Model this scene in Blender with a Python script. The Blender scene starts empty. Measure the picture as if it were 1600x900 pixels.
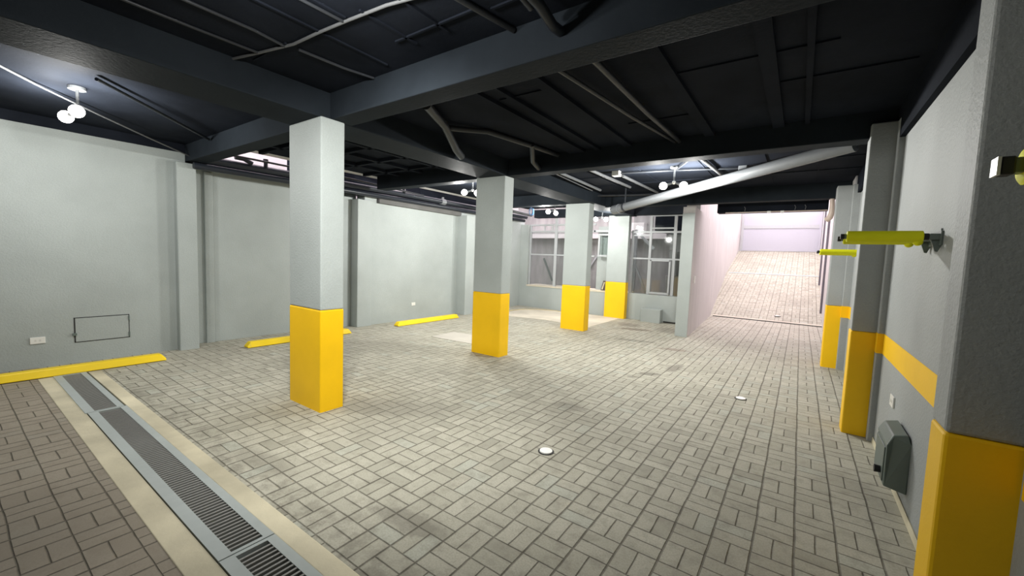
import bpy, bmesh, math, random
from mathutils import Vector, Matrix
random.seed(4)
S = bpy.context.scene
COL = S.collection

# ------------------------------------------------------------------ camera
F_PX = 638.0
def rot_cam(a, b, c):
    Ry = Matrix(((math.cos(a),0,math.sin(a)),(0,1,0),(-math.sin(a),0,math.cos(a))))
    Rx = Matrix(((1,0,0),(0,math.cos(b),-math.sin(b)),(0,math.sin(b),math.cos(b))))
    Rz = Matrix(((math.cos(c),-math.sin(c),0),(math.sin(c),math.cos(c),0),(0,0,1)))
    return Rz @ Rx @ Ry
M = rot_cam(.6122, .0750, .0378)
R = Matrix((M.col[0], M.col[2], -M.col[1]))      # world <- camera (x right, y down, z forward)
Rb = R @ Matrix(((1,0,0),(0,-1,0),(0,0,-1)))
cd = bpy.data.cameras.new('camera'); cam = bpy.data.objects.new('camera', cd); COL.objects.link(cam)
cam.matrix_world = Matrix.Translation((0,0,1.56)) @ Rb.to_4x4()
cd.sensor_fit = 'HORIZONTAL'; cd.sensor_width = 36; cd.lens = 36*F_PX/1600; cd.clip_start = .05
S.camera = cam

# ------------------------------------------------------------------ world, exposure
W = bpy.data.worlds.new('sky'); S.world = W; W.use_nodes = True
bg = W.node_tree.nodes['Background']
bg.inputs[0].default_value = (1.0, .875, .94, 1); bg.inputs[1].default_value = 4.6
S.view_settings.view_transform = 'Standard'; S.view_settings.look = 'None'
S.view_settings.gamma = 1; S.view_settings.use_curve_mapping = False
S.view_settings.exposure = 0.40
LAMP_W = 80.0
LAMP_C = (1.0, .99, .95)

# ------------------------------------------------------------------ material helpers
class NT:
    def __init__(s, name):
        s.m = bpy.data.materials.new(name); s.m.use_nodes = True
        s.n = s.m.node_tree.nodes; s.l = s.m.node_tree.links
        s.b = s.n['Principled BSDF']
    def new(s, t, **k):
        x = s.n.new(t)
        for a, v in k.items(): setattr(x, a, v)
        return x
    def put(s, sock, v):
        if hasattr(v, 'is_output'): s.l.new(v, sock)
        elif isinstance(v, (tuple, list)) and len(v) == 3 and sock.type == 'RGBA': sock.default_value = (*v, 1)
        else: sock.default_value = v
    def math(s, op, a, b=None, c=None, clamp=False):
        x = s.new('ShaderNodeMath', operation=op); x.use_clamp = clamp
        s.put(x.inputs[0], a)
        if b is not None: s.put(x.inputs[1], b)
        if c is not None: s.put(x.inputs[2], c)
        return x.outputs[0]
    def mix(s, f, a, b, blend='MIX'):
        x = s.new('ShaderNodeMix', data_type='RGBA', blend_type=blend)
        s.put(x.inputs[0], f); s.put(x.inputs[6], a); s.put(x.inputs[7], b)
        return x.outputs[2]
    def fmix(s, f, a, b):
        x = s.new('ShaderNodeMix', data_type='FLOAT')
        s.put(x.inputs[0], f); s.put(x.inputs[2], a); s.put(x.inputs[3], b)
        return x.outputs[0]
    def pos(s):
        return s.new('ShaderNodeNewGeometry').outputs['Position']
    def noise(s, vec, scale, detail=4, rough=.55):
        x = s.new('ShaderNodeTexNoise'); s.l.new(vec, x.inputs['Vector'])
        x.inputs['Scale'].default_value = scale; x.inputs['Detail'].default_value = detail
        x.inputs['Roughness'].default_value = rough
        return x.outputs['Fac']
    def ramp(s, f, lo, hi, a=0., b=1.):
        x = s.new('ShaderNodeMapRange', clamp=True); s.put(x.inputs[0], f)
        x.inputs[1].default_value = lo; x.inputs[2].default_value = hi
        x.inputs[3].default_value = a; x.inputs[4].default_value = b
        return x.outputs[0]
    def bump(s, h, strength, dist=.01):
        x = s.new('ShaderNodeBump'); x.inputs['Strength'].default_value = strength
        x.inputs['Distance'].default_value = dist; s.put(x.inputs['Height'], h)
        s.l.new(x.outputs[0], s.b.inputs['Normal'])
    def fin(s, col, rough=.6, spec=None, metal=0.):
        s.put(s.b.inputs['Base Color'], col); s.put(s.b.inputs['Roughness'], rough)
        s.b.inputs['Metallic'].default_value = metal
        if spec is not None: s.b.inputs['Specular IOR Level'].default_value = spec
        return s.m

def painted(name, c, rough=.6, var=.08, bump=.25, bscale=70, spec=.4, speck=.0):
    t = NT(name); p = t.pos()
    n1 = t.noise(p, 1.3, 4); n2 = t.noise(p, bscale, 3, .6)
    c2 = tuple(x*(1-var*2) for x in c); c1 = tuple(min(1, x*(1+var)) for x in c)
    col = t.mix(t.ramp(n1, .3, .7), c2, c1)
    sp = t.noise(p, bscale*1.6, 4, .75)
    col = t.mix(t.ramp(sp, .40, .60, 0, speck), col, tuple(x*.72 for x in c))
    t.bump(n2, bump, .004)
    return t.fin(col, rough, spec)
def simple(name, c, rough=.5, metal=0., spec=.5, var=.06):
    t = NT(name); p = t.pos(); n = t.noise(p, 14, 3)
    return t.fin(t.mix(t.ramp(n, .3, .7), tuple(x*(1-var) for x in c), c), rough, spec, metal)

def rough_concrete(name, c, streak=.35):
    t = NT(name); p = t.pos()
    mp = t.new('ShaderNodeMapping'); t.l.new(p, mp.inputs[0]); mp.inputs['Scale'].default_value = (3, 3, .5)
    n1 = t.noise(mp.outputs[0], 1.6, 6, .65); n2 = t.noise(p, 35, 4, .6); n3 = t.noise(p, .8, 3)
    col = t.mix(t.ramp(n1, .35, .68), tuple(x*(1-streak) for x in c), c)
    col = t.mix(t.ramp(n3, .4, .65, 0, .35), col, tuple(x*.8 for x in c))
    t.bump(t.math('ADD', n2, n1), .4, .01)
    return t.fin(col, .8, .3)

def paver_mat():
    t = NT('basketweave_pavers'); p = t.pos()
    wob = t.new('ShaderNodeTexNoise'); t.l.new(p, wob.inputs['Vector']); wob.inputs['Scale'].default_value = 3.0; wob.inputs['Detail'].default_value = 3
    v = t.new('ShaderNodeVectorMath', operation='MULTIPLY_ADD')
    t.l.new(wob.outputs['Color'], v.inputs[0]); v.inputs[1].default_value = (.015,.015,0); t.l.new(p, v.inputs[2])
    sx = t.new('ShaderNodeSeparateXYZ'); t.l.new(v.outputs[0], sx.inputs[0])
    sp = t.new('ShaderNodeSeparateXYZ'); t.l.new(p, sp.inputs[0])
    B = .196
    u = t.math('DIVIDE', t.math('ADD', sx.outputs[0], .109-.0075+B*200), B)
    w = t.math('DIVIDE', t.math('ADD', sx.outputs[1], -2.527-.0075+B*200), B)
    i, j = t.math('FLOOR', u), t.math('FLOOR', w)
    fu, fw = t.math('SUBTRACT', u, i), t.math('SUBTRACT', w, j)
    par = t.math('MODULO', t.math('ADD', i, j), 2.0)              # 0: split across X
    def edge(x): return t.math('MINIMUM', x, t.math('SUBTRACT', 1.0, x))
    def half(x): return t.math('ABSOLUTE', t.math('SUBTRACT', x, .5))
    d0 = t.math('MINIMUM', edge(fu), edge(fw))
    dh = t.fmix(par, half(fu), half(fw))
    d = t.math('MULTIPLY', t.math('MINIMUM', t.math('MINIMUM', d0, dh), t.math('SUBTRACT', edge(fu), .009)), B)
    hid = t.fmix(par, t.math('GREATER_THAN', fu, .5), t.math('GREATER_THAN', fw, .5))
    cmb = t.new('ShaderNodeCombineXYZ'); t.l.new(i, cmb.inputs[0]); t.l.new(j, cmb.inputs[1]); t.l.new(hid, cmb.inputs[2])
    wn = t.new('ShaderNodeTexWhiteNoise', noise_dimensions='3D'); t.l.new(cmb.outputs[0], wn.inputs['Vector'])
    rnd = wn.outputs['Value']
    # joint gets wider / fainter from place to place
    jn = t.noise(p, 1.1, 3)
    jw = t.ramp(jn, .35, .7, .0030, .0062)
    joint = t.math('SUBTRACT', 1.0, t.math('DIVIDE', t.math('SUBTRACT', d, .0012), jw, clamp=True), clamp=True)
    base = t.mix(rnd, (.43,.415,.335), (.53,.51,.42))
    base = t.mix(t.ramp(rnd, .10, .0, 0, .45), base, (.27,.26,.21))
    wn2 = t.ramp(rnd, .93, .94)
    base = t.mix(t.math('MULTIPLY', wn2, .45), base, (.43,.47,.41))
    fine = t.noise(p, 95, 6, .78); mid = t.noise(p, 9, 6, .68); big = t.noise(p, .75, 5, .6)
    base = t.mix(t.ramp(fine, .42, .62, .0, .62), base, (.31,.295,.235))
    base = t.mix(t.ramp(mid, .48, .68, 0, .6), base, (.25,.235,.185))
    base = t.mix(t.ramp(big, .48, .66, 0, .5), base, (.29,.275,.22))
    # browner, darker pavers beyond the drain channel (towards the camera's left)
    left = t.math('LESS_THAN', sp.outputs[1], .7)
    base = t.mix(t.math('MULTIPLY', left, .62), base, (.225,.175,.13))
    edge_d = t.math('MULTIPLY', t.ramp(t.math('ABSOLUTE', t.math('SUBTRACT', sp.outputs[1], 1.13)), .0, .30, 1, 0), t.ramp(mid, .42, .62))
    base = t.mix(t.math('MULTIPLY', edge_d, .5), base, (.15,.14,.11))
    # old stains with a shape of their own
    def blob(x, y, rx, ry, ang, strength, colr, base):
        mp = t.new('ShaderNodeMapping', vector_type='TEXTURE'); t.l.new(v.outputs[0], mp.inputs[0])
        mp.inputs['Location'].default_value = (x, y, 0); mp.inputs['Rotation'].default_value = (0,0,ang); mp.inputs['Scale'].default_value = (rx, ry, 50)
        ln = t.new('ShaderNodeVectorMath', operation='LENGTH'); t.l.new(mp.outputs[0], ln.inputs[0])
        q = t.math('ADD', ln.outputs[1], t.math('MULTIPLY', t.math('SUBTRACT', mid, .5), 2.4))
        f = t.ramp(q, .6, 1.0, strength, 0)
        return t.mix(f, base, colr)
    dark = (.10,.09,.07)
    for b in ((-1.62,5.75,.16,.09,.6,.6,dark), (-1.42,6.35,.10,.32,-.1,.55,dark), (-1.75,5.45,.10,.05,.3,.5,dark),
              (-3.0,9.35,.45,.18,.3,.6,(.13,.09,.06)), (-3.35,9.9,.30,.35,.4,.45,(.13,.10,.08)), (-2.6,8.0,.5,.13,.2,.4,dark),
              (-2.4,9.8,.35,.5,.2,.45,dark), (-1.75,7.7,.3,.12,.2,.5,(.16,.10,.07)), (-1.9,3.85,.22,.14,.2,.4,dark),
              (-1.75,1.55,.30,.10,.1,.45,dark), (-3.1,1.35,.35,.12,.1,.3,dark), (-.2,1.85,.35,.10,.3,.35,dark), (-3.3,2.6,.8,.25,.5,.28,dark)):
        base = blob(*b, base)
    col = t.mix(t.math('MULTIPLY', joint, t.ramp(mid, .3, .7, .55, .95)), base, (.085,.075,.055))
    hgt = t.math('SUBTRACT', t.math('ADD', t.math('MULTIPLY', fine, .12), t.math('MULTIPLY', rnd, .25)), joint)
    t.bump(hgt, .75, .008)
    return t.fin(col, t.ramp(fine, .3, .7, .62, .85), .35)

MT = {}
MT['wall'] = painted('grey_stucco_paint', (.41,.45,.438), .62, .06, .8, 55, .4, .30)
MT['wall_dimmed'] = painted('dimmed_neutral_grey_stucco', (.35,.368,.366), .62, .06, .8, 55, .4, .25)  # neutral wall tone, with the right side's light falloff put into a darker colour
MT['yellow'] = painted('yellow_paint', (.95,.565,.001), .5, .05, .2, 60)
MT['stopyellow'] = painted('wheel_stop_yellow_paint', (.93,.66,.004), .45, .05, .1, 40)
MT['black'] = painted('blue_black_ceiling_paint', (.015,.018,.025), .7, .2, .35, 30, .02)
MT['beam'] = painted('dark_slate_beam_paint', (.020,.025,.031), .65, .15, .35, 40, .04)
MT['pipeblack'] = simple('black_painted_pipe', (.02,.024,.032), .35, 0, .3)
MT['pipegrey'] = simple('grey_painted_pipe', (.16,.17,.18), .4)
MT['cond'] = simple('slate_painted_conduit', (.03,.033,.038), .38, 0, .25)
MT['condlight'] = simple('pale_conduit', (.13,.135,.14), .4, 0, .2)
MT['pvc'] = simple('cream_pvc', (.58,.47,.40), .4)
MT['white'] = simple('white_plastic', (.80,.80,.76), .35)
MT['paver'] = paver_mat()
MT['ledge'] = painted('dull_grey_concrete_ledge', (.13,.13,.125), .8, .15, .4, 30)
MT['concrete'] = rough_concrete('bare_grey_concrete', (.40,.40,.39))
MT['rampwall'] = rough_concrete('pale_bare_concrete', (.60,.575,.56), .14)
MT['curb'] = painted('cream_concrete', (.62,.565,.41), .75, .18, .5, 30)
MT['apron'] = painted('cream_screed', (.62,.57,.46), .75, .12, .4, 25)
MT['lid'] = painted('pale_cement_lid', (.50,.47,.41), .75, .08, .3, 30)
MT['steelpaint'] = simple('grey_painted_steel', (.40,.44,.43), .45, 0)
MT['barsteel'] = simple('worn_bar_steel', (.25,.25,.235), .5, 0)
MT['gratepit'] = simple('dark_channel', (.02,.016,.012), .9)
MT['frame'] = simple('pale_grey_window_frame', (.42,.44,.45), .4)
MT['door'] = simple('white_gate_paint', (.44,.45,.50), .4, 0, .5, .02)
MT['foam'] = simple('yellow_foam', (.80,.80,.003), .65, 0, .4, .05)
MT['rubber'] = simple('black_rubber', (.008,.008,.010), .5)
MT['box'] = simple('grey_green_painted_metal', (.13,.165,.15), .38)
MT['bracket'] = simple('grey_green_bracket', (.13,.16,.145), .4)
MT['darkline'] = simple('dark_gap', (.03,.03,.028), .8)
MT['brown'] = simple('dark_brown_wood', (.05,.025,.015), .5)
MT['whitepaint'] = painted('white_wall_paint', (.66,.64,.64), .6, .05)
MT['socket'] = simple('offwhite_socket', (.66,.66,.62), .4)
MT['blue'] = simple('blue_plastic', (.12,.33,.75), .4)
def emit(name, c, st):
    m = bpy.data.materials.new(name); m.use_nodes = True; n = m.node_tree.nodes['Principled BSDF']
    n.inputs['Base Color'].default_value = (.9,.9,.9,1)
    n.inputs['Emission Color'].default_value = (*c,1); n.inputs['Emission Strength'].default_value = st
    return m
MT['bulb'] = emit('lit_bulb', (1,.97,.88), 14)
def glass():
    t = NT('window_glass'); t.n.remove(t.b)
    tr = t.new('ShaderNodeBsdfTransparent'); tr.inputs[0].default_value = (.86,.89,.88,1)
    gl = t.new('ShaderNodeBsdfGlossy'); gl.inputs['Roughness'].default_value = .05
    fr = t.new('ShaderNodeFresnel'); fr.inputs[0].default_value = 1.5
    mx = t.new('ShaderNodeMixShader'); t.l.new(fr.outputs[0], mx.inputs[0]); t.l.new(tr.outputs[0], mx.inputs[1]); t.l.new(gl.outputs[0], mx.inputs[2])
    t.l.new(mx.outputs[0], t.n['Material Output'].inputs[0]); return t.m
MT['glass'] = glass()

# ------------------------------------------------------------------ mesh helpers
class MB:
    def __init__(s): s.v = []; s.f = []
    def box(s, x0, x1, y0, y1, z0, z1):
        k = len(s.v)
        s.v += [(x0,y0,z0),(x1,y0,z0),(x1,y1,z0),(x0,y1,z0),(x0,y0,z1),(x1,y0,z1),(x1,y1,z1),(x0,y1,z1)]
        s.f += [tuple(k+i for i in q) for q in ((3,2,1,0),(4,5,6,7),(0,1,5,4),(1,2,6,5),(2,3,7,6),(3,0,4,7))]
        return s
    def quad(s, *p):
        k = len(s.v); s.v += list(p); s.f.append(tuple(range(k, k+len(p)))); return s
    def prism(s, poly, axis, a, b):
        """poly in the two other axes, extruded along axis from a to b"""
        k = len(s.v); n = len(poly)
        def P(q, t):
            return {'x': (t,q[0],q[1]), 'y': (q[0],t,q[1]), 'z': (q[0],q[1],t)}[axis]
        s.v += [P(q,a) for q in poly] + [P(q,b) for q in poly]
        s.f.append(tuple(k+i for i in range(n))); s.f.append(tuple(k+n+i for i in reversed(range(n))))
        for i in range(n):
            j = (i+1) % n; s.f.append((k+i,k+n+i,k+n+j,k+j))
        return s
    def bar(s, p, q, w, h=None):
        """square bar between two points"""
        p, q = Vector(p), Vector(q); h = h or w; d = (q-p).normalized()
        up = Vector((0,0,1)) if abs(d.z) < .95 else Vector((0,1,0))
        a = d.cross(up).normalized()*w/2; b = a.cross(d).normalized()*h/2
        k = len(s.v)
        for c in (p,q): s.v += [tuple(c-a-b), tuple(c+a-b), tuple(c+a+b), tuple(c-a+b)]
        s.f += [tuple(k+i for i in t) for t in ((0,1,2,3),(7,6,5,4),(0,4,5,1),(1,5,6,2),(2,6,7,3),(3,7,4,0))]
        return s
    def tube(s, pts, r, n=12, caps=True):
        pts = [Vector(p) for p in pts]; rs = r if isinstance(r, (list,tuple)) else [r]*len(pts)
        k = len(s.v); prev = None
        for i, p in enumerate(pts):
            d = (pts[min(i+1,len(pts)-1)] - pts[max(i-1,0)]).normalized()
            if prev is None:
                up = Vector((0,0,1)) if abs(d.z) < .9 else Vector((1,0,0))
                a = d.cross(up).normalized()
            else:
                a = (prev - d*prev.dot(d)).normalized()
            prev = a; b = d.cross(a)
            for j in range(n):
                t = 2*math.pi*j/n; s.v.append(tuple(p + (a*math.cos(t)+b*math.sin(t))*rs[i]))
        for i in range(len(pts)-1):
            for j in range(n):
                j2 = (j+1) % n; s.f.append((k+i*n+j, k+i*n+j2, k+(i+1)*n+j2, k+(i+1)*n+j))
        if caps:
            s.f.append(tuple(k+j for j in reversed(range(n)))); s.f.append(tuple(k+(len(pts)-1)*n+j for j in range(n)))
        return s
    def ball(s, c, r, n=16, sq=(1,1,1)):
        k = len(s.v); m = n//2
        for i in range(m+1):
            th = math.pi*i/m
            for j in range(n):
                ph = 2*math.pi*j/n
                s.v.append((c[0]+r*sq[0]*math.sin(th)*math.cos(ph), c[1]+r*sq[1]*math.sin(th)*math.sin(ph), c[2]+r*sq[2]*math.cos(th)))
        for i in range(m):
            for j in range(n):
                j2 = (j+1) % n; s.f.append((k+i*n+j, k+(i+1)*n+j, k+(i+1)*n+j2, k+i*n+j2))
        return s
    def disc(s, c, r0, r1, z0, z1, n=32):
        """ring (r0>0) or solid disc (r0=0) with thickness"""
        x, y = c
        o = [(x+r1*math.cos(2*math.pi*i/n), y+r1*math.sin(2*math.pi*i/n)) for i in range(n)]
        if r0 <= 0: return s.prism(o, 'z', z0, z1)
        k = len(s.v)
        for z in (z0, z1):
            for r in (r0, r1):
                s.v += [(x+r*math.cos(2*math.pi*i/n), y+r*math.sin(2*math.pi*i/n), z) for i in range(n)]
        for i in range(n):
            j = (i+1) % n
            s.f += [(k+2*n+i,k+3*n+i,k+3*n+j,k+2*n+j),(k+n+i,k+n+j,k+3*n+j,k+3*n+i),(k+i,k+2*n+i,k+2*n+j,k+j),(k+i,k+j,k+n+j,k+n+i)]
        return s
    def build(s, name, mat, parent=None, smooth=False, bevel=0., seg=2, origin=None, thing=None):
        me = bpy.data.meshes.new(name)
        o0 = Vector(origin) if origin else (Vector(parent.location) if parent and False else Vector((0,0,0)))
        me.from_pydata([tuple(Vector(v)-o0) for v in s.v], [], s.f); me.update()
        bm = bmesh.new(); bm.from_mesh(me); bmesh.ops.remove_doubles(bm, verts=bm.verts, dist=1e-6)
        bmesh.ops.recalc_face_normals(bm, faces=bm.faces); bm.to_mesh(me); bm.free()
        me.materials.append(MT[mat] if isinstance(mat, str) else mat)
        o = bpy.data.objects.new(name, me); COL.objects.link(o); o.location = o0
        if smooth:
            for p in me.polygons: p.use_smooth = True
            try: me.set_sharp_from_angle(angle=math.radians(40))
            except Exception: pass
        if bevel:
            b = o.modifiers.new('bevel', 'BEVEL'); b.width = bevel; b.segments = seg; b.limit_method = 'ANGLE'
        if parent:
            o.parent = parent; o.matrix_parent_inverse = parent.matrix_basis.inverted()
        return o
def tag(o, label=None, cat=None, group=None, kind=None):
    if label: o['label'] = label
    if cat: o['category'] = cat
    if group: o['group'] = group
    if kind: o['kind'] = kind
    return o
def struct(o): o['kind'] = 'structure'; return o
def thing(name, loc, label, cat, group=None):
    e = bpy.data.objects.new(name, None); COL.objects.link(e); e.location = loc; e.empty_display_size = .1
    return tag(e, label, cat, group)
def copy_tree(root, off, label, group=None):
    r = root.copy(); COL.objects.link(r); r.location = Vector(root.location) + Vector(off); r['label'] = label
    if group: r['group'] = group
    def rec(src, dst):
        for ch in list(src.children):
            c = ch.copy(); COL.objects.link(c); c.parent = dst
            if dst is r: c.matrix_parent_inverse = root.matrix_basis.inverted()
            rec(ch, c)
    rec(root, r)
    return r

# ================================================================== THE SETTING
ZC = 3.02            # ceiling underside
ZB = 2.78            # beam underside
# floor: pavers around the drain channel
DX0, DY0, DY1 = -6.86, .625, 1.130
fl = MB()
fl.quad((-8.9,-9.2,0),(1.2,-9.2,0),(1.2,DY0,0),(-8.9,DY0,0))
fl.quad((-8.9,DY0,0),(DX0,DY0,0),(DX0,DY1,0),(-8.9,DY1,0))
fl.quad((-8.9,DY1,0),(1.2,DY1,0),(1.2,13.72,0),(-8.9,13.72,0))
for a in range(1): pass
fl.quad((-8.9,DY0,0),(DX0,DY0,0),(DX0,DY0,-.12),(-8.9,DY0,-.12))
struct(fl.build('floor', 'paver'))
# ramp
RY0, RY1, RY2, SL = 13.72, 19.0, 23.3, .2405
def rz(y): return max(0., (y-RY0)*SL)
rp = MB()
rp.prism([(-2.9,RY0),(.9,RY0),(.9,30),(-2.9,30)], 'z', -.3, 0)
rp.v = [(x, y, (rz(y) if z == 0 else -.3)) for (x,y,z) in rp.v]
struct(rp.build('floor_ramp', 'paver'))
# walls left: bay A, recessed bay B, bay C, bay D
wl = MB()
wl.box(-7.72,-7.5,-9,2.2,-.15,2.90)
wl.box(-7.95,-7.75,2.2,5.2,-.15,2.74)
wl.box(-7.72,-7.45,5.2,11.2,-.15,2.74)
struct(wl.build('wall_left', 'wall'))
tb = MB(); tb.box(-7.9,-7.48,-9,2.3,2.90,ZC)
struct(tb.build('trim_1', 'black'))
tb = MB(); tb.prism([(5.5,2.60),(8.05,2.585),(8.05,2.72),(5.5,2.72)], 'x', -7.449, -7.36)
struct(tb.build('trim_2', 'ledge'))
# wall right
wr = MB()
wr.box(.66,.95,-9,8.3,-.15,2.73); struct(wr.build('wall_right', 'wall_dimmed'))
bd = MB(); bd.box(.657,.67,-4,2.06,.82,1.0); bd.box(.657,.67,2.3,4.93,.82,1.0); bd.box(.657,.67,5.3,8.2,.82,1.0)
o = bd.build('painted_band', 'yellow', bpy.data.objects['wall_right']); tag(o, 'yellow painted stripe')
tb = MB(); tb.box(.62,.95,-9,8.3,2.73,ZC); struct(tb.build('trim_3', 'black'))
tb = MB(); tb.prism([(.648,0),(.66,0),(.66,.045),(.652,.05)], 'y', 2.3, 4.9); struct(tb.build('trim_4', 'curb'))
# back
wb = MB(); wb.box(-7.72,.95,-9.2,-9,-.15,ZC); struct(wb.build('wall_back', 'black'))
# far low wall and pier
wf = MB(); wf.box(-7.72,-4.55,11.0,11.22,-.15,.70); wf.box(-7.72,-7.16,11.0,11.22,.70,2.62)
wf.box(-4.55,-2.1,11.0,11.22,-.15,.705)
wf.box(-4.9,-4.3,11.28,11.5,-.15,2.55)
struct(wf.build('wall_far', 'wall'))
sl = MB(); sl.box(-7.16,-3.84,10.985,11.6,.665,.712); struct(sl.build('trim_5', 'apron'))
# spur wall (side of the ramp) and ramp walls
wsp = MB()
wsp.prism([(-2.12,9.24),(-1.872,9.22),(-2.16,13.72),(-2.49,19),(-2.60,24),(-2.85,24),(-2.72,19),(-2.40,13.72)], 'z', -.15, 2.76)
sp = struct(wsp.build('wall_ramp_left', 'rampwall'))
fc = MB(); fc.box(-2.12,-1.874,9.205,9.235,-.1,2.62); struct(fc.build('wall_spur', 'wall'))
up = MB(); up.prism([(-2.0,10.35),(-2.16,13.72),(-2.49,19),(-2.60,24),(-2.85,24),(-2.72,19),(-2.40,13.72),(-2.3,10.35)], 'z', 2.76, 5.4)
struct(up.build('wall_ramp_upper', 'rampwall'))
wrr = MB(); wrr.prism([(.60,8.3),(.60,19),(.70,24),(.95,24),(.95,8.3)], 'z', -.15, 5.0)
struct(wrr.build('wall_ramp_right', 'whitepaint'))
# light well beyond the left wall
ww = MB(); ww.box(-9.3,-9.1,1.5,13.4,-.15,5.2); struct(ww.build('wall_light_well', 'whitepaint'))
wv = MB(); wv.box(-9.1,-7.72,1.5,1.7,-.15,5.2); struct(wv.build('wall_well_end', 'whitepaint'))
wu = MB(); wu.box(-7.05,-6.85,2.45,9.9,ZC,5.2); struct(wu.build('wall_upper_left', 'whitepaint'))
# courtyard behind the windows
wc = MB(); wc.box(-9.1,-2.4,13.2,13.4,-.15,4.6); struct(wc.build('wall_courtyard', 'concrete'))
# facade above ramp opening
wa = MB(); wa.box(-6.85,.95,10.2,10.4,ZC,5.2); struct(wa.build('wall_upper_front', 'whitepaint'))

# ceiling slab with board-marked ribs
ce = MB()
ce.box(-7.9,.95,-9.2,2.45,ZC,ZC+.2)
ce.box(-6.85,.95,2.45,10.4,ZC,ZC+.2)
# shallow downstand ribs and board joints running along the hall
for x, w, y0, y1 in ((-.93,.10,2.4,5.1),(-.29,.10,2.4,5.1),(-1.86,.10,2.4,5.1),(-2.55,.22,2.4,5.1),(-2.25,.05,2.4,5.1),(-.05,.04,2.4,5.1)):
    ce.box(x-w/2,x+w/2,y0,y1,ZC-.035,ZC)
for x0, x1, y, in ((-.9,.1,3.35),(-1.6,-.95,4.3),(-.25,.55,3.9),(-2.4,-1.9,3.1)):
    ce.box(x0,x1,y,y+.02,ZC-.012,ZC)
for x, y0, y1 in ((-2.45,.2,1.55),(-2.75,.9,2.1),(-2.3,1.55,2.0),(-2.0,.3,2.0),(-1.2,.3,2.1)):
    ce.box(x,x+.018,y0,y1,ZC-.012,ZC)
for x0, x1, y in ((-2.75,-2.45,1.1),(-3.6,-3.1,1.5),(-2.4,-1.7,1.9),(-1.6,-1.25,1.95)):
    ce.box(x0,x1,y,y+.015,ZC-.012,ZC)
for y in (2.9,3.5,4.1,4.7): ce.box(-6.8,-4.25,y,y+.06,ZC-.05,ZC)
for x in (-6.2,-5.6,-5.0): ce.box(x,x+.08,2.5,5.0,ZC-.05,ZC)
for x in (-3.0,-2.2,-1.3,-.5,.1): ce.box(x,x+.015,5.3,8.7,ZC-.012,ZC)
for y in (6.0,6.8,7.6): ce.box(-3.7,.6,y,y+.015,ZC-.01,ZC)
struct(ce.build('ceiling', 'black'))

# beams
def beam(x0,x1,y0,y1,z0,label,z1=ZC+.02, mat='beam'):
    m = MB(); m.box(x0,x1,y0,y1,z0,z1)
    o = m.build('ceiling_beam', mat, bevel=.008, origin=((x0+x1)/2,(y0+y1)/2,z0)); return tag(o, label, 'beam', 'dark painted ceiling beams')
beam(-3.70,.66,2.20,2.42,ZB,'slate ceiling beam running right from the nearest yellow based pillar')
beam(-7.90,-4.22,2.20,2.42,ZB,'black ceiling beam from the nearest pillar to the left wall')
beam(-4.22,-3.70,-9,11.0,ZB,'long dark beam passing over all four free standing pillars')
beam(-3.70,.66,5.05,5.27,ZB,'dark ceiling beam running right from the second pillar')
beam(-6.85,-4.22,5.05,5.27,ZB,'dark ceiling beam running left from the second pillar above a lit bulb')
beam(-3.70,.66,8.80,9.02,2.76,'dark cross beam just before the ramp opening with a second step behind')
beam(-3.70,.66,9.02,9.24,2.80,'stepped back beam directly over the mouth of the ramp')
beam(-6.85,-4.22,8.15,8.40,ZB,'dark ceiling beam running left from the third pillar')
beam(-6.85,-2.1,10.80,11.02,2.80,'dark header beam above the window wall')

# garage gate at the top of the ramp
Y3 = 23.3
dz = rz(Y3)
dr = thing('door_1', (-.93,Y3,dz), None, None); dr['kind'] = 'structure'
m = MB(); m.box(-2.50,.62,Y3,Y3+.06,dz+.02,dz+1.10); m.build('lower_panel', 'door', dr)
m = MB(); m.box(-2.50,.62,Y3,Y3+.06,dz+1.26,dz+2.05); m.build('upper_panel', 'door', dr)
m = MB(); m.box(-2.50,.62,Y3-.03,Y3+.07,dz+1.10,dz+1.26); m.build('cross_rail', 'frame', dr)
m = MB(); m.box(-2.54,-2.44,Y3-.05,Y3+.08,dz,dz+2.15); m.build('side_rail', 'frame', dr)
m = MB(); m.box(.56,.66,Y3-.05,Y3+.08,dz,dz+2.15); m.build('side_rail', 'door', dr)
m = MB(); m.box(-2.54,.66,Y3-.05,Y3+.08,dz+2.05,dz+2.15); m.build('top_rail', 'frame', dr)
m = MB(); m.box(-4.5,2.5,26,26.2,2,7); struct(m.build('wall_street', 'whitepaint'))
m = MB(); m.box(-2.85,-2.5,Y3,Y3+.2,2.2,5.0); m.box(.66,.95,Y3,Y3+.2,2.2,5.0); struct(m.build('wall_gate_piers', 'whitepaint'))

# ================================================================== PILLARS
ZY = .99
def pillar(x0,x1,y0,y1,h,label):
    t = thing('concrete_pillar', ((x0+x1)/2,(y0+y1)/2,0), label, 'pillar', 'free standing yellow based pillars')
    m = MB(); m.box(x0,x1,y0,y1,ZY,h); o = m.build('shaft', 'wall', t, bevel=.012, seg=2)
    m = MB(); m.box(x0-.0015,x1+.0015,y0-.0015,y1+.0015,-.02,ZY); o = m.build('painted_base', 'yellow', t, bevel=.012, seg=2)
    tag(o, 'bright yellow painted base'); return t
pillar(-4.24,-3.66,2.09,2.33,ZB,'nearest and largest grey pillar with yellow base, right of the drain')
pillar(-4.29,-3.73,5.02,5.26,2.80,'second nearest pillar with yellow base, beside the pale square slab')
pillar(-4.36,-3.79,8.17,8.42,2.80,'third pillar with yellow base, in front of the window wall')
pillar(-4.41,-3.83,10.80,10.995,2.81,'farthest pillar with yellow base, against the low window wall')
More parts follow.
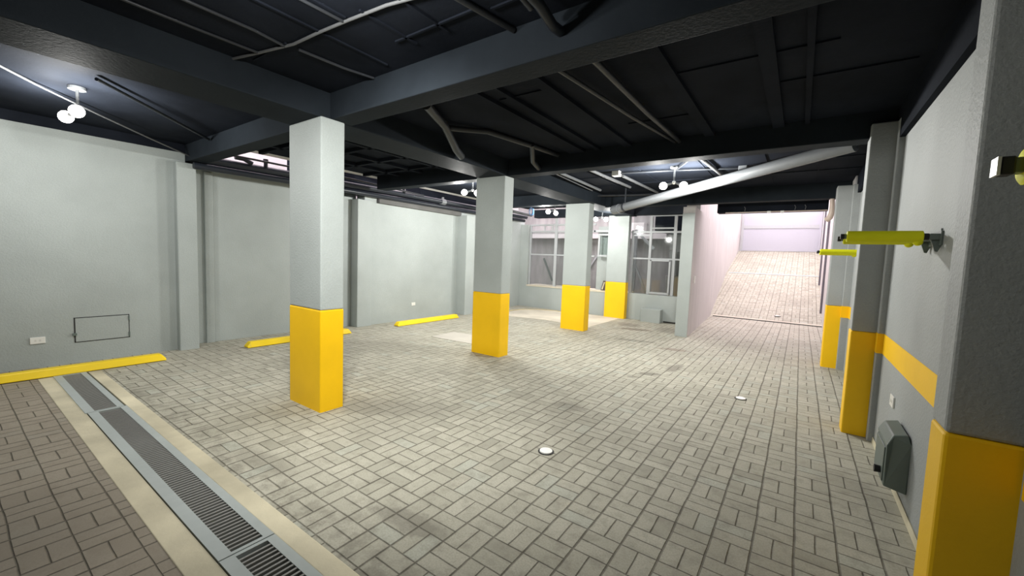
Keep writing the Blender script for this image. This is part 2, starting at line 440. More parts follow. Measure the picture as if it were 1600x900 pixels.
# pilasters on the right wall: main shaft plus shallow step, yellow up to 1 m
def pil_right(xf, xs, y0, y1, ys, ye, top, label):
    t = thing('wall_pilaster', (.66,(y0+y1)/2,0), label, 'pilaster', 'yellow based pilasters on the right wall')
    m = MB(); m.box(xf,.70,y0,y1,ZY,top); m.build('shaft', 'wall_dimmed', t, bevel=.012)
    m = MB(); m.box(xf-.0015,.70,y0-.0015,y1+.0015,-.02,ZY); tag(m.build('painted_base', 'yellow', t, bevel=.012), 'deep yellow painted base')
    if xs:
        m = MB(); m.box(xs,.70,ys,ye,-.02,top); m.build('side_step', 'wall_dimmed', t, bevel=.008)
        m = MB(); m.box(xs-.002,.70,ys-.002,ye+.002,.82,1.0); tag(m.build('painted_band', 'yellow', t), 'yellow painted stripe across the grey step')
    return t
pil_right(.468,None,2.08,2.26,0,0,ZC-.01,'tall pilaster cut by the right edge of the photo')
pil_right(.435,.615,4.99,5.20,4.90,5.28,2.90,'right wall pilaster beyond the grey metal box')
pil_right(.378,.568,8.16,8.42,8.10,8.52,2.86,'small distant right wall pilaster next to the ramp mouth')
# left pilasters
def pil_left(x1, x0, y0, y1, top, label):
    m = MB(); m.box(x0,x1,y0,y1,-.02,top)
    return tag(m.build('wall_pilaster', 'wall', bevel=.012, origin=((x0+x1)/2,(y0+y1)/2,0)), label, 'pilaster', 'plain grey pilasters on the left wall')
pil_left(-7.385,-7.74,2.06,2.30,2.75,'plain grey pilaster beside the wall hatch bay')
pil_left(-7.385,-7.76,5.00,5.34,2.62,'plain grey pilaster just right of the nearest pillar')
pil_left(-7.13,-7.46,8.02,8.34,2.60,'plain grey pilaster just left of the second pillar')
pil_left(-7.72,-7.76,2.50,2.62,2.72,'thin pilaster strip at the shaded left end of the recessed bay')
pil_left(-7.60,-7.76,4.80,5.00,2.66,'narrow shaded column strip left of the middle wall pilaster')

# ================================================================== DRAIN
dch = thing('drain_channel', (-3.4,.89,0), 'long pale concrete drain surround crossing the floor to the left wall', 'drain')
EX = 1.2
for (a, b) in ((DY0,.752),(1.022,DY1)):
    m = MB(); m.box(DX0,.655,a,b,-.12,.004); m.build('concrete_strip', 'curb', dch, bevel=.004)
m = MB(); m.box(DX0,.655,.742,1.03,-.16,-.12); m.box(DX0-.02,DX0,DY0-.02,DY1+.02,-.16,-.001)
tag(m.build('channel_bottom', 'gratepit', dch), 'dark gutter under the bars')
seams = [-6.86,-5.17,-2.235,.7]
glab = ['short drain grate section under the wheel stop','longest visible drain grate section between the two offset seams','drain grate section cut by the bottom edge of the photo']
for i in range(3):
    a, b = seams[i]+.004, seams[i+1]-.004
    
    y0, y1 = .756, 1.018
    if i == 0: y0, y1 = .742, 1.004
    t = thing('drain_grate', ((a+b)/2,.887,0), glab[i], 'drain grate', 'slotted drain grates in a row')
    r0, r1 = y0+.064, y1-.048
    m = MB(); m.box(a,b,y0,r0,-.02,.010); m.box(a,b,r1,y1,-.02,.010); m.box(a,a+.022,r0,r1,-.02,.010); m.box(b-.022,b,r0,r1,-.02,.010)
    m.build('grate_frame', 'steelpaint', t)
    m = MB(); x = a+.06
    while x < b-.04:
        m.box(x-.006,x+.006,r0,r1,-.016,.008); x += .0335
    m.box(a,b,(r0*.75+r1*.25)-.004,(r0*.75+r1*.25)+.004,-.06,-.03)
    m.build('cross_bars', 'barsteel', t)

# ================================================================== WHEEL STOPS
def stop(y0, y1, label):
    h, w, c = .085, .165, .05
    x0 = -7.035; x1 = x0+w
    m = MB(); k = 0
    sec = [(x0,0),(x0+.03,h),(x1-.035,h),(x1,0)]
    m.v = []
    for y, s in ((y0,.0),(y0+c,1),(y1-c,1),(y1,.0)):
        for (x,z) in sec:
            zz = z if s else z*.30
            m.v.append((x,y,zz+.006))
    for i in range(3):
        for j in range(4):
            j2 = (j+1) % 4; m.f.append((i*4+j,i*4+j2,(i+1)*4+j2,(i+1)*4+j))
    m.f.append((0,1,2,3)); m.f.append((15,14,13,12))
    return tag(m.build('wheel_stop', 'stopyellow', bevel=.008, origin=((x0+x1)/2,(y0+y1)/2,0.0)), label, 'wheel stop', 'yellow wheel stops along the left wall')
stop(-.05,1.77,'yellow wheel stop lying across the end of the drain')
stop(2.76,4.55,'yellow wheel stop partly hidden behind the nearest pillar')
stop(5.65,7.54,'yellow wheel stop in full view before the bright wall bay')

# ================================================================== FLOOR DETAILS
def cap(x, y, z, label, r=.052):
    t = thing('floor_cleanout', (x,y,z), label, 'cleanout', 'round white floor caps')
    m = MB(); m.disc((x,y), 0, r, z-.004, z+.012, 28); m.build('cap_disc', 'white', t, bevel=.003)
    m = MB(); m.disc((x,y), r, r+.013, z-.004, z+.003, 28); m.build('gap_ring', 'darkline', t)
cap(-1.575,2.81,0,'round white floor cap nearest the camera, in the middle of the paving')
cap(-.462,5.43,0,'round white floor cap near the right hand pilasters')
cap(-.45,14.25,rz(14.25)+.004,'tiny white floor cap on the ramp surface', .07)
m = MB(); m.prism([(-5.62,5.40),(-5.66,6.06),(-4.72,6.14),(-4.68,5.46)], 'z', -.01, .006)
tag(m.build('paving_slab', 'lid', origin=(-5.2,5.8,0)), 'pale smooth square slab set in the paving left of the second pillar', 'slab')
# cream screed pad in the far left corner with a painted rounded edge
pts = [(-3.93,8.70),(-3.93,10.95),(-6.2,10.72)]
for a in range(7):
    an = math.radians(100+a*13); pts.append((-6.05+.72*math.cos(an), 9.95+.78*math.sin(an)))
pts += [(-6.7,9.2),(-6.4,8.75),(-5.2,8.95)]
ap = thing('concrete_pad', (-5.2,9.7,0), 'cream smooth concrete pad on the floor before the window wall', 'concrete pad')
m = MB(); m.prism(pts, 'z', -.01, .005); m.build('pad_surface', 'apron', ap)
line = [(-6.45,9.0),(-6.74,9.35),(-6.84,9.8),(-6.74,10.3),(-6.4,10.62),(-5.9,10.75),(-5.3,10.6)]
m = MB()
for p, q in zip(line[:-1], line[1:]): m.bar((*p,.0075),(*q,.0075),.06,.006)
tag(m.build('painted_line', simple('pale_yellow_line', (.62,.50,.22), .6), ap), 'pale yellow curved line')
# transverse joints of the ramp
def strip(y, label, mat, w=.07):
    m = MB(); z = rz(y)
    xa = -2.14 - (y-RY0)*.062 if y < 19.5 else -2.5
    m.prism([(y-w/2,rz(y-w/2)-.01),(y+w/2,rz(y+w/2)-.01),(y+w/2,rz(y+w/2)+.014),(y-w/2,rz(y-w/2)+.014)], 'x', xa+.06, .59)
    return tag(m.build('ramp_joint', mat, origin=(-.8,y,z)), label, 'ramp joint')
strip(13.72,'dark thin joint line at the foot of the ramp','darkline',.05)
strip(13.80,'pale cement strip at the foot of the ramp','apron',.08)
strip(19.0,'grated joint line halfway up the bright ramp','steelpaint',.10)

# low vent box at the foot of the window wall
t = thing('vent_box', (-3.1,10.86,0), 'low grey masonry box against the window wall by the ramp wall', 'box')
m = MB(); m.box(-3.36,-2.86,10.74,10.999,-.02,.345); m.build('body', 'wall', t, bevel=.01)
m = MB(); m.box(-2.84,-2.30,10.99,11.001,.0,.04); tag(m.build('base_shadow', 'darkline', t), 'dark strip for the shadow gap low on the wall')  # dark strip paints in the shadowed gap beside the box

# ================================================================== LEFT WALL DETAILS
h = thing('wall_hatch', (-7.5,1.27,.265), 'rectangular hatch painted grey in the left wall above the wheel stop', 'hatch')
m = MB(); m.box(-7.501,-7.492,1.02,1.525,.272,.573); m.build('hatch_door', 'wall', h)
m = MB()
for a in ((1.008,1.020,.262,.583),(1.525,1.535,.262,.583),(1.008,1.535,.262,.271),(1.008,1.535,.574,.583)): m.box(-7.501,-7.496,*a)
tag(m.build('gap_outline', 'darkline', h), 'thin black outline')
for y, z in ((1.53,.53),(1.53,.31)):
    m = MB(); m.tube([(-7.488,y,z-.03),(-7.488,y,z+.03)], .008, 10); m.build('hinge', 'box', h)
m = MB(); m.box(-7.50,-7.478,.992,1.03,.355,.385); m.build('latch', 'box', h)
def outlet(loc, nx, w, hh, label):
    x, y, z = loc
    t = thing('wall_outlet', loc, label, 'outlet', 'white wall outlets')
    m = MB(); m.box(min(x,x+nx*.012),max(x,x+nx*.012),y-w/2,y+w/2,z-hh/2,z+hh/2); m.build('cover_plate', 'white', t, bevel=.003)
    for d in (-.3,.3):
        m = MB(); m.box(min(x+nx*.0115,x+nx*.0135),max(x+nx*.0115,x+nx*.0135),y+d*w/2-.008,y+d*w/2+.008,z-.012,z+.012)
        m.build('socket_face', MT['socket'], t)
outlet((-7.5,.70,.336), 1, .125,.080,'wide white outlet plate left of the wall hatch')
outlet((-7.45,6.55,.365), 1, .115,.075,'small white outlet above the full wheel stop')
outlet((.66,4.23,.565), -1, .13,.085,'white outlet on the right wall below the yellow stripe')
m = MB(); m.box(-1.896,-1.880,9.62,9.72,1.20,1.34)
m = MB(); m.box(-1.915,-1.885,9.66,9.75,1.14,1.30); tag(m.build('switch_plate', 'white', bevel=.003, origin=(-1.9,9.7,1.14)), 'narrow white switch plate on the ramp side wall', 'switch')

# ================================================================== ELECTRICAL BOX (right wall)
t = thing('electrical_box', (.60,3.7,.18), 'grey green metal box low on the right wall between two pilasters', 'electrical box')
m = MB(); k = .55
m.v = [(.66,3.53,.175),(.556,3.53,.20),(.556,3.53,.475),(.585,3.53,.535),(.645,3.53,.555),(.66,3.53,.50),
       (.66,3.90,.175),(.556,3.90,.20),(.556,3.90,.475),(.585,3.90,.535),(.645,3.90,.555),(.66,3.90,.50)]
m.v = [(x if x>.64 else x-.012,y+(.035 if z>.51 and y<3.6 else 0),z-.04) for x,y,z in m.v]
m.f = [(0,1,2,3,4,5),(11,10,9,8,7,6)] + [(i,(i+1)%6,(i+1)%6+6,i+6) for i in range(6)]
m.build('housing', 'box', t, bevel=.008)
m = MB(); m.box(.537,.546,3.56,3.87,.18,.41); m.build('front_cover', 'box', t, bevel=.004)
m = MB(); m.tube([(.54,3.62,.235),(.505,3.62,.235)], [.022,.026], 14); tag(m.build('cable_gland', 'rubber', t, smooth=True), 'black round gland')


# ================================================================== WALL RACKS
def rack(y, z, dx, label):
    t = thing('wall_rack', (.66,y,z), label, 'rack', 'yellow padded two arm wall racks')
    for q, dy in enumerate((0,.25)):
        yy = y+dy
        m = MB(); m.bar((.195+dx,yy,z),(.215+dx,yy,z),.034); a_ = m
        m2 = MB(); m2.bar((.205+dx,yy,z),(.64,yy,z),.028)
        arm = m2.build('arm', 'bracket', t)
        tag(a_.build('end_cap', 'rubber', arm, bevel=.003), 'black square end cap')
        m = MB(); m.tube([(.226+dx,yy,z),(.230+dx,yy,z),(.576,yy,z),(.580,yy,z)], [.030,.036,.036,.030], 20)
        tag(m.build('foam_sleeve', 'foam', arm, smooth=True), 'lime yellow foam sleeve')
        m = MB(); m.tube([(.580,yy,z),(.604,yy,z)], .021, 14); tag(m.build('joint_collar', 'rubber', arm, smooth=True), 'black collar')
        m = MB(); m.ball((.560,yy,z-.030), .024); tag(m.build('end_knob', 'foam', arm, smooth=True), 'pale yellow rounded knob')
    m = MB(); m.box(.604,.66,y-.022,y+.272,z-.018,z+.018); m.box(.648,.66,y-.03,y+.28,z-.05,z+.035)
    m.build('wall_plate', 'bracket', t, bevel=.003)
    for yy in (y,y+.25):
        m = MB(); m.prism([(.612,z-.016),(.66,z-.016),(.66,z-.05),(.646,z-.088),(.634,z-.085)], 'y', yy-.006, yy+.006)
        m.build('gusset', 'bracket', t)
    m = MB(); m.tube([(.655,y,z+.03),(.655,y,z+.05)], .004, 8); m.build('bolt', 'bracket', t)
    return t
rack(3.395,1.773,0,'yellow padded wall rack above the outlet, middle of the three')
rack(6.75,1.785,-.03,'farthest small yellow padded wall rack beside the ramp mouth')
rack(.94,1.768,.10,'nearest yellow padded wall rack cut by the right edge of the photo')

# ================================================================== LAMPS
def lamp(bulbs, base, label, power=1.0, aim=None, spot=0):
    """bulbs: bulb centres; base: point on the soffit"""
    t = thing('ceiling_lamp', base, label, 'lamp', 'twin bulb ceiling lamps')
    bx, by, bz = base
    zb = sum(b[2] for b in bulbs)/len(bulbs)
    m = MB(); m.disc((bx,by), 0, .065, bz-.03, bz, 20); m.build('base_plate', 'pipegrey', t, bevel=.004)
    m = MB(); m.tube([(bx,by,bz-.03),(bx,by,zb+.06)], .012, 10); m.build('stem', 'pipegrey', t)
    m = MB(); m.ball((bx,by,zb+.05), .028); m.build('sensor_head', 'white', t, smooth=True)
    for b in bulbs:
        v = Vector(b) - Vector((bx,by,zb+.05)); n = v.normalized()
        s0 = Vector((bx,by,zb+.05)); s1 = Vector(b) - n*.048
        m = MB(); m.tube([tuple(s0), tuple(s1)], [.012,.020], 12); m.build('socket', 'pipegrey', t, smooth=True)
        m = MB(); m.ball(b, .056, 18); m.build('bulb', 'bulb', t, smooth=True)
        ld = bpy.data.lights.new('bulb_light', 'POINT'); ld.energy = LAMP_W*power; ld.color = LAMP_C; ld.shadow_soft_size = .04
        lo = bpy.data.objects.new('bulb_light', ld); COL.objects.link(lo)
        lo.location = Vector(b) + Vector((n.x,n.y,0)).normalized()*.10 + Vector((0,0,-.03)); lo.parent = t; lo.matrix_parent_inverse = t.matrix_basis.inverted()
        if aim:  # aimed spot added to this lamp to steer its light off the right wall
            sd = bpy.data.lights.new('added_spot', 'SPOT'); sd.energy = LAMP_W*spot; sd.color = LAMP_C; sd.shadow_soft_size = .05
            sd.spot_size = math.radians(118); sd.spot_blend = 1.0
            so = bpy.data.objects.new('added_spot', sd); COL.objects.link(so)
            so.location = Vector(b) + Vector((0,0,-.10)); so.rotation_euler = (Vector(aim)-so.location).to_track_quat('-Z','Y').to_euler()
            so.parent = t; so.matrix_parent_inverse = t.matrix_basis.inverted()
    return t
lamp([(-5.90,.80,2.75),(-5.60,.83,2.76)], (-5.75,.86,ZC), 'lit twin bulb lamp above the left wall bay with the hatch', .62)
lamp([(-5.30,5.86,2.75),(-5.12,6.02,2.75)], (-5.2,5.98,ZC), 'lit lamp beside the top of the second pillar', 1.3)
lamp([(-5.14,8.74,2.705),(-5.10,9.05,2.70)], (-5.05,8.9,ZC), 'lit twin bulb lamp left of the third pillar', .75)
lamp([(-4.32,9.72,2.60),(-4.10,9.85,2.60)], (-4.2,9.85,ZC), 'lit lamp between the third and fourth pillars', .28)
lamp([(-1.80,6.47,2.73),(-1.52,6.53,2.73)], (-1.66,6.52,ZC), 'lit twin bulb lamp in front of the slanting grey pipe', 1.35)
lamp([(-1.85,1.06,2.87),(-2.07,1.04,2.87)], (-1.96,1.05,ZC), 'lamp on the ceiling just above the top edge of the photo', .27, (-3.5,3.4,.5), 1.9)

# ================================================================== PIPES AND CONDUITS
def pipe(pts, r, mat, label, group=None, name='pipe', n=14, cat='pipe'):
    m = MB(); m.tube(pts, r, n)
    return tag(m.build(name, mat, smooth=True, origin=pts[0]), label, cat, group)
# large slanting grey drain pipe
g = thing('drain_pipe', (-3.0,7.9,2.6), 'thick grey pipe slanting under the ceiling between third pillar and right wall', 'pipe')
A0, A1 = Vector((-3.18,8.04,2.60)), Vector((.40,6.02,2.965))
m = MB(); m.tube([tuple(A0), tuple(A1)], .078, 20); m.build('pipe_body', 'pipegrey', g, smooth=True)
d = (A1-A0).normalized()
m = MB(); m.tube([tuple(A0-d*.02), tuple(A0+d*.16)], .09, 20); m.build('end_socket', 'pipegrey', g, smooth=True)
c = A0+d*.32
m = MB(); m.tube([tuple(c-d*.02), tuple(c+d*.02)], .086, 20); m.bar(tuple(c+Vector((0,0,.08))), (c.x,c.y,ZC), .02); m.build('hanger', 'cond', g)
m = MB(); m.tube([tuple(A0), (A0.x-.05,A0.y+.25,2.62), (A0.x-.1,A0.y+.7,2.66)], .06, 16); m.build('branch', 'pipeblack', g, smooth=True)
# pipes along the left wall
G = 'black pipes along the top of the left wall'
pipe([(-7.28,2.30,2.83),(-7.24,6.0,2.85),(-7.20,8.6,2.84),(-7.20,10.9,2.83)], .055, 'pipeblack', 'upper black pipe running along the top of the left wall', G)
wall_pipe = bpy.data.objects['pipe']
pipe([(-7.33,2.25,2.72),(-7.30,6.0,2.735),(-7.28,10.9,2.73)], .048, 'pipeblack', 'lower black pipe under its twin on the left wall', G)
pipe([(-7.10,2.5,2.93),(-7.05,4.6,2.92),(-7.00,6.4,2.86)], .016, 'cond', 'thin black cable conduit above the left wall pipes', G, 'conduit')
pipe([(-7.05,8.4,2.93),(-7.02,10.9,2.90)], .05, 'condlight', 'pale pipe visible between the second and third pillars', None)
m = MB(); m.tube([(-7.2,3.18,2.86),(-7.2,3.18,2.98)], .03, 10); m.tube([(-7.2,3.18,2.95),(-7.2,3.18,2.99)], .038, 10)
tag(m.build('pipe_valve', 'pipeblack', parent=wall_pipe, smooth=True), 'stubby black valve')
m = MB(); m.tube([(-7.2,2.98,2.88),(-7.2,2.86,2.93),(-7.2,2.74,2.93)], .035, 10)
tag(m.build('pipe_fitting', 'pipeblack', parent=wall_pipe, smooth=True), 'low black fitting')
pipe([(-7.2,6.02,2.86),(-7.15,5.95,2.97),(-6.95,5.7,2.98),(-6.7,5.35,2.98)], .03, 'pipeblack', 'bent black pipe rising off the left wall run before the bright gap')
m = MB(); m.tube([(-7.22,7.15,2.84),(-7.22,7.29,2.84)], .068, 14); m.tube([(-7.22,7.22,2.84),(-7.22,7.22,2.95)], .03, 10)
tag(m.build('pipe_coupling', 'pipegrey', parent=wall_pipe, smooth=True), 'grey coupling')
m = MB(); m.box(-7.9,-7.40,2.32,10.98,2.742,2.865); struct(m.build('trim_6', 'black'))
# dark duct box hung in the gap
m = MB(); m.box(-8.1,-7.55,6.80,8.9,2.87,3.7); tag(m.build('duct_box', 'black', bevel=.01, origin=(-7.7,7.6,2.87)), 'black boxed duct above the bright wall bay, behind the pipes', 'duct')
m = MB(); m.box(-8.1,-7.55,3.95,5.80,2.87,3.7); tag(m.build('duct_box', 'black', bevel=.01, origin=(-7.7,4.7,2.87)), 'black boxed duct ending at the small bright gap right of the nearest pillar', 'duct')
# coiled cable by the wall
m = MB()
for k in range(3):
    pts = [(-6.0+.0, 9.3+(.07+.01*k)*math.cos(a*math.pi/8), 2.80+(.085+.008*k)*math.sin(a*math.pi/8)) for a in range(17)]
    m.tube(pts, .012, 8, False)
m.tube([(-6.0,9.3,2.88),(-6.0,9.3,3.01)], .008, 8)
tag(m.build('cable_coil', simple('dark_blue_cable', (.03,.05,.09), .4), smooth=True, origin=(-6,9.3,2.7)), 'dark coiled cable hanging between the second and third pillars', 'cable')
m = MB(); m.tube([(-5.985,9.35+.05*math.cos(a), 2.80+.09*math.sin(a)) for a in (-1.2,-.6,0,.6,1.2)], .014, 8)
tag(m.build('blue_hose_loop', 'blue', smooth=True, origin=(-5.98,9.4,2.8)), 'short pale blue loop on the dark coiled cable', 'hose')

# conduits on the ceiling before the first beam
GC = 'thin conduits on the ceiling in front of the first beam'
Zq = ZC-.011
pipe([(-4.0,1.34,Zq),(-3.72,1.40,Zq),(-3.40,1.47,Zq),(-3.05,1.54,Zq),(-2.75,1.55,Zq),(-2.45,1.57,Zq),(-2.1,1.60,Zq),(-1.80,1.66,Zq)], .010, 'condlight', 'pale curved conduit sweeping across the near ceiling', GC, 'conduit', 10, 'conduit')
pipe([(-3.42,.45,Zq),(-3.43,1.06,Zq),(-3.42,1.46,Zq)], .010, 'cond', 'left straight conduit meeting the curved one', GC, 'conduit', 10, 'conduit')
pipe([(-3.10,.55,Zq),(-3.10,1.30,Zq),(-3.14,1.52,Zq)], .010, 'cond', 'second straight conduit meeting the curved one', GC, 'conduit', 10, 'conduit')
pipe([(-3.10,1.60,Zq),(-3.08,1.95,Zq),(-3.03,2.19,Zq)], .010, 'cond', 'short conduit between the curved one and the first beam', GC, 'conduit', 10, 'conduit')
pipe([(-1.75,1.40,Zq-.01),(-1.64,2.0,Zq-.01),(-1.60,2.19,Zq-.01)], .018, 'cond', 'conduit ending at the first beam with a small stub', GC, 'conduit', 10, 'conduit')
pipe([(-2.50,.9,Zq),(-2.48,1.56,Zq)], .010, 'cond', 'thin conduit joining the curved one from above the photo', GC, 'conduit', 10, 'conduit')
pipe([(-1.28,1.75,2.96),(-1.26,1.95,2.93),(-1.27,2.12,2.90),(-1.26,2.20,2.90)], .03, 'pipeblack', 'stubby black pipe end at the first beam near the top edge', None)
pipe([(-1.34,1.75,2.99),(-1.33,1.98,2.95)], .022, 'pipeblack', 'short black pipe stub beside the thicker one near the top edge', None)
pipe([(-5.60,.36,ZC-.01),(-5.94,.62,ZC-.02),(-6.45,1.12,ZC-.06),(-6.95,1.70,2.90),(-7.36,2.24,2.84)], .010, 'condlight', 'thin bright conduit crossing in front of the left lamp', None, 'conduit', 8, 'conduit')
pipe([(-5.2,.9,2.99),(-5.9,1.6,2.97),(-6.5,2.17,2.96)], .016, 'pipeblack', 'black conduit right of the left lamp', None, 'conduit', 8, 'conduit')
# between beam 1 and 2
pipe([(-1.62,2.43,ZC-.05),(-1.45,4.0,ZC-.05),(-1.30,5.04,ZC-.05)], .018, 'cond', 'left of two converging conduits behind the first beam', 'converging conduits', 'conduit', 10, 'conduit')
pipe([(-1.30,2.43,ZC-.05),(-1.29,4.0,ZC-.05),(-1.25,5.04,ZC-.05)], .024, 'cond', 'right, thicker of two converging conduits behind the first beam', 'converging conduits', 'conduit', 10, 'conduit')
m = MB(); m.tube([(-3.0,2.75,ZC-.055),(-3.25,3.25,ZC-.07),(-3.52,3.72,2.84),(-3.64,3.95,2.82)], .045, 12)
tag(m.build('bracing_pipe', 'cond', smooth=True, origin=(-3,2.75,ZC)), 'short angled brace like pipe right of the nearest pillar top', 'pipe')
m = MB(); m.tube([(-3.3,3.3,ZC-.07),(-3.05,3.75,ZC-.03),(-2.9,4.6,ZC-.03),(-2.85,5.04,ZC-.03)], .03, 12)
m.build('side_branch', 'cond', parent=bpy.data.objects['bracing_pipe'], smooth=True)
pipe([(-2.9,4.45,ZC-.02),(-3.1,4.8,2.88),(-3.15,5.04,2.84)], .035, 'cond', 'short angled pipe just above the second pillar')
# beyond beam 2
GD = 'parallel conduits beyond the second beam'
for x0, y0, x1, y1, lab in ((-3.36,5.6,-3.44,7.9,'leftmost'),(-3.44,5.6,-3.62,7.9,'second from the left'),(-2.86,5.5,-2.79,7.8,'third from the left'),(-2.55,6.75,-2.50,8.6,'rightmost')):
    pipe([(x0,y0,ZC-.03),(x1,y1,ZC-.03)], .024 if lab != 'second from the left' else .012, 'condlight' if 'third' in lab or 'right' in lab else 'pipegrey', lab+' of the parallel conduits beyond the second beam', GD, 'conduit', 10, 'conduit')
pipe([(-2.50,6.52,ZC-.03),(-1.66,6.66,ZC-.03),(-.80,6.90,ZC-.03)], .014, 'cond', 'long thin cross conduit feeding the lamp by the slanting pipe', None, 'conduit', 8, 'conduit')
pipe([(-1.66,6.62,ZC-.03),(-1.25,5.85,ZC-.03),(-1.15,5.4,ZC-.03)], .014, 'cond', 'thin conduit going back from the lamp to the second beam', None, 'conduit', 8, 'conduit')
pipe([(-1.22,5.6,ZC-.04),(-1.14,6.9,ZC-.04),(-1.12,7.3,ZC-.04)], .026, 'condlight', 'pale pipe with dark fittings behind the slanting pipe', None)
m = MB(); m.box(-2.62,-2.50,6.43,6.55,2.94,3.02); tag(m.build('junction_box', 'white', bevel=.006, origin=(-2.56,6.49,2.94)), 'white junction box at the left end of the cross conduit', 'junction box')
m = MB(); m.box(-.85,-.74,6.85,6.96,2.94,3.02); tag(m.build('junction_box', 'pipegrey', bevel=.006, origin=(-.8,6.9,2.94)), 'dark junction box at the right end of the cross conduit', 'junction box')
pipe([(-3.9,8.3,2.96),(-3.0,8.62,2.97),(-2.4,8.7,2.97)], .02, 'cond', 'gently curved conduit above the third pillar', None, 'conduit', 8, 'conduit')
# ramp mouth: shutter box, rail, pvc elbow, wire ends, dark uprights
t = thing('shutter_box', (-.6,9.7,2.65), 'black shutter box over the mouth of the ramp', 'shutter box')
m = MB(); m.box(-1.52,.34,9.58,9.85,2.655,3.02); m.build('housing', 'black', t)
m = MB(); m.box(-1.36,.33,9.56,9.60,2.640,2.655); tag(m.build('guide_rail', 'pvc', t), 'thin beige rail')
for xx in (-.62,-.40):
    m = MB(); m.box(xx,xx+.06,9.55,9.61,2.62,2.66); tag(m.build('tape_piece', 'white', t), 'white tape scrap')
for x, lab in ((-1.02,'left'),(-.18,'middle'),(-.02,'right')):
    m = MB(); m.tube([(x,9.55,2.76),(x+.02,9.54,2.72),(x+.01,9.55,2.67)], .006, 6)
    tag(m.build('wire_end', 'condlight', smooth=True, origin=(x,9.55,2.76)), lab+' of three short pale wires hanging before the shutter box', 'wire', 'short wires at the shutter box')
m = MB(); m.tube([(.357,8.9,2.765),(.364,8.9,2.636),(.367,8.9,2.533),(.347,8.92,2.45),(.31,8.96,2.41)], [.035,.035,.042,.045,.045], 16)
tag(m.build('pvc_elbow', 'pvc', smooth=True, origin=(.357,8.9,2.76)), 'cream plastic pipe elbow at the top right corner of the ramp mouth', 'pipe')
for y, lab in ((14.9,'nearer'),(17.9,'farther')):  # two thin dark upright boxes along the right ramp wall
    m = MB(); z = rz(y); m.box(.55,.598,y-.07,y+.07,z-.02,z+3.2)
    tag(m.build('dark_upright', simple('dark_grey_upright', (.13,.12,.14), .5), origin=(.56,y,z)), lab+' of two dark upright strips on the right side of the ramp', 'post', 'dark uprights beside the ramp')

# ================================================================== WINDOW WALL
def window(name, label_x0, x1, vs, hs, z0, z1, w=.045):
    x0 = label_x0
    t = thing(name, ((x0+x1)/2,11.1,z0), None, None); t['kind'] = 'structure'
    for v in vs:
        xa, za, zb = v[:3]; ww = v[3] if len(v) > 3 else w
        m = MB(); m.box(xa-ww/2,xa+ww/2,11.07,11.12,za,zb); m.build('mullion', 'frame', t, bevel=.003)
    for hh in hs:
        z, xa, xb = hh[:3]; ww = hh[3] if len(hh) > 3 else w
        m = MB(); m.box(xa,xb,11.065,11.115,z-ww/2,z+ww/2); m.build('transom', 'frame', t, bevel=.003)
    return t
w1 = window('window_1', -7.12, -4.9, [(-7.12,.70,2.60,.06),(-6.20,.70,2.86,.09),(-6.62,2.40,2.60),(-6.34,2.40,2.60),(-5.2,.70,2.6,.06)],
            [(2.60,-7.14,-4.9,.05),(2.40,-7.14,-4.9,.05),(1.68,-7.14,-4.9,.04)], .70, 2.6)
m = MB(); m.box(-7.10,-5.2,11.09,11.096,.70,2.40); m.build('pane', 'glass', w1)
w2 = window('window_2', -4.95, -4.4, [(-4.78,1.68,2.32,.05),(-4.46,1.68,2.32,.05)], [(2.40,-4.95,-4.4,.06),(2.30,-4.8,-4.4,.05),(1.70,-4.8,-4.4,.05)], 1.7, 2.4)
m = MB(); m.box(-4.76,-4.48,11.085,11.09,1.70,2.30); m.build('pane', 'glass', w2)
w3 = window('window_3', -3.83, -2.1, [(-3.80,.71,2.42,.07),(-3.32,.71,2.84,.065),(-2.70,.71,2.84,.075),(-2.50,.71,2.80,.03)],
            [(2.81,-3.35,-2.12,.06),(2.47,-3.33,-2.68,.04),(2.37,-3.85,-2.12,.05),(2.28,-3.80,-3.32,.035),(1.66,-3.85,-2.12,.04)], .71, 2.84)
m = MB(); m.box(-3.80,-2.12,11.09,11.096,.71,2.81); m.build('pane', 'glass', w3)
m = MB()
for a in ((-3.29,-3.25,.76,1.64),(-2.80,-2.76,.76,1.64)): m.box(a[0],a[1],11.03,11.08,a[2],a[3])
m.box(-3.29,-2.76,11.03,11.08,.73,.78); m.box(-3.29,-2.76,11.03,11.08,1.60,1.64)
m.build('opening_sash', 'frame', w3, bevel=.003)
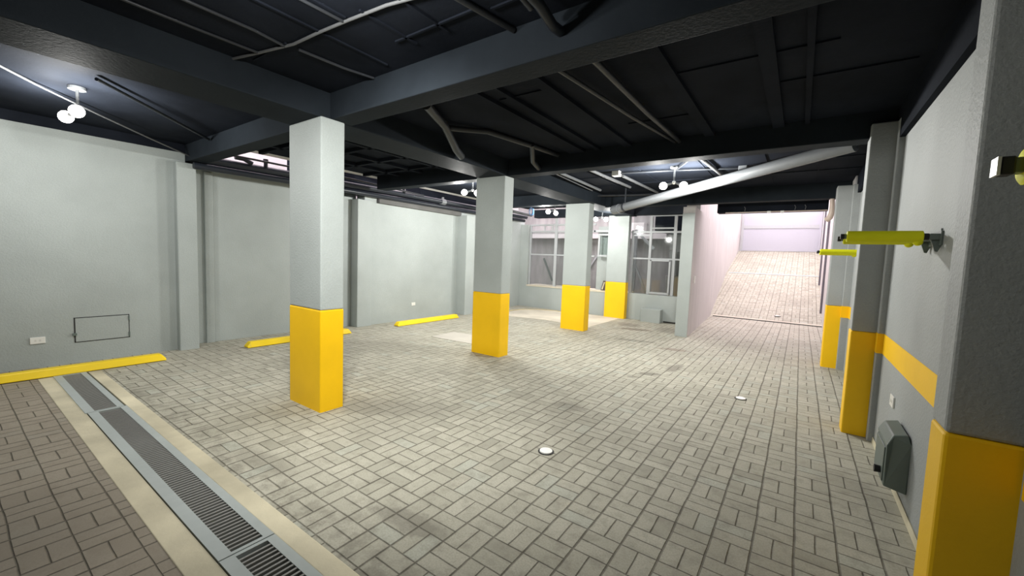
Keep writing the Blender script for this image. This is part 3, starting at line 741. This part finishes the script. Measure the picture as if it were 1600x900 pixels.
# courtyard things behind the glass
def brace(p, q, label, w=.07, mat='frame'):
    m = MB(); m.bar(p, q, w); return tag(m.build('steel_brace', mat, origin=p), label, 'brace', 'steel braces behind the windows')
brace((-3.97,11.87,2.45),(-3.45,11.87,1.95),'upper slanting brace behind the right window')
brace((-3.97,11.88,1.50),(-3.30,11.88,.0),'lower slanting brace behind the right window', .05)
brace((-4.00,11.95,.0),(-4.00,11.95,2.5),'upright steel post behind the right window', .07)
brace((-7.85,13.17,1.56),(-7.45,13.17,.75),'slanting brace behind the left window', .05, 'bracket')
brace((-6.15,13.17,1.05),(-5.7,13.17,1.75),'slanting brace behind the middle gap', .05)
m = MB(); m.box(-4.55,-4.1,12.92,13.19,2.45,2.80); tag(m.build('white_box', 'whitepaint', bevel=.01, origin=(-4.3,13.05,2.45)), 'white box on top of the wall behind the farthest pillar', 'box')
m = MB(); m.box(-9.1,-3.4,12.9,13.2,2.3,2.45); tag(m.build('wall_ledge', 'whitepaint', origin=(-6,13,2.3)), 'pale ledge along the yard wall behind the windows', 'ledge')
m = MB(); m.box(-3.35,-2.42,11.5,13.2,2.44,2.9); tag(m.build('dark_soffit', 'black', origin=(-2.8,12,2.4)), 'dark soffit seen through the top right window panes', 'soffit')
m = MB(); m.box(-3.2,-2.45,12.3,12.9,-.1,1.2); m.box(-3.1,-2.9,12.2,12.9,1.2,1.9); tag(m.build('block_stack', 'concrete', bevel=.02, origin=(-2.9,12.6,0)), 'dim stack of blocks standing behind the right window', 'blocks')
# framed board leaning on the sill
t = thing('framed_board', (-4.56,11.1,.71), 'small dark brown framed board leaning on the window sill', 'board')
m = MB(); m.v = [(-4.64,11.03,.705),(-4.50,11.03,.705),(-4.46,11.10,.99),(-4.60,11.10,.99),(-4.64,11.06,.705),(-4.50,11.06,.705),(-4.46,11.13,.99),(-4.60,11.13,.99)]
m.f = [(0,1,2,3),(7,6,5,4),(0,4,5,1),(1,5,6,2),(2,6,7,3),(3,7,4,0)]; m.build('frame', 'brown', t)
m = MB(); m.v = [(-4.610,11.025,.74),(-4.575,11.025,.74),(-4.535,11.082,.95),(-4.570,11.082,.95)]; m.f = [(0,1,2,3)]
o = m.build('panel', 'curb', t); o.modifiers.new('thick','SOLIDIFY').thickness = .006
m = MB(); m.bar((.2905,1.19,1.768),(.2955,1.19,1.768),.034)
o = m.build('end_label', 'white', bpy.data.objects['wall_rack.002']); tag(o, 'torn white tape on the arm end')
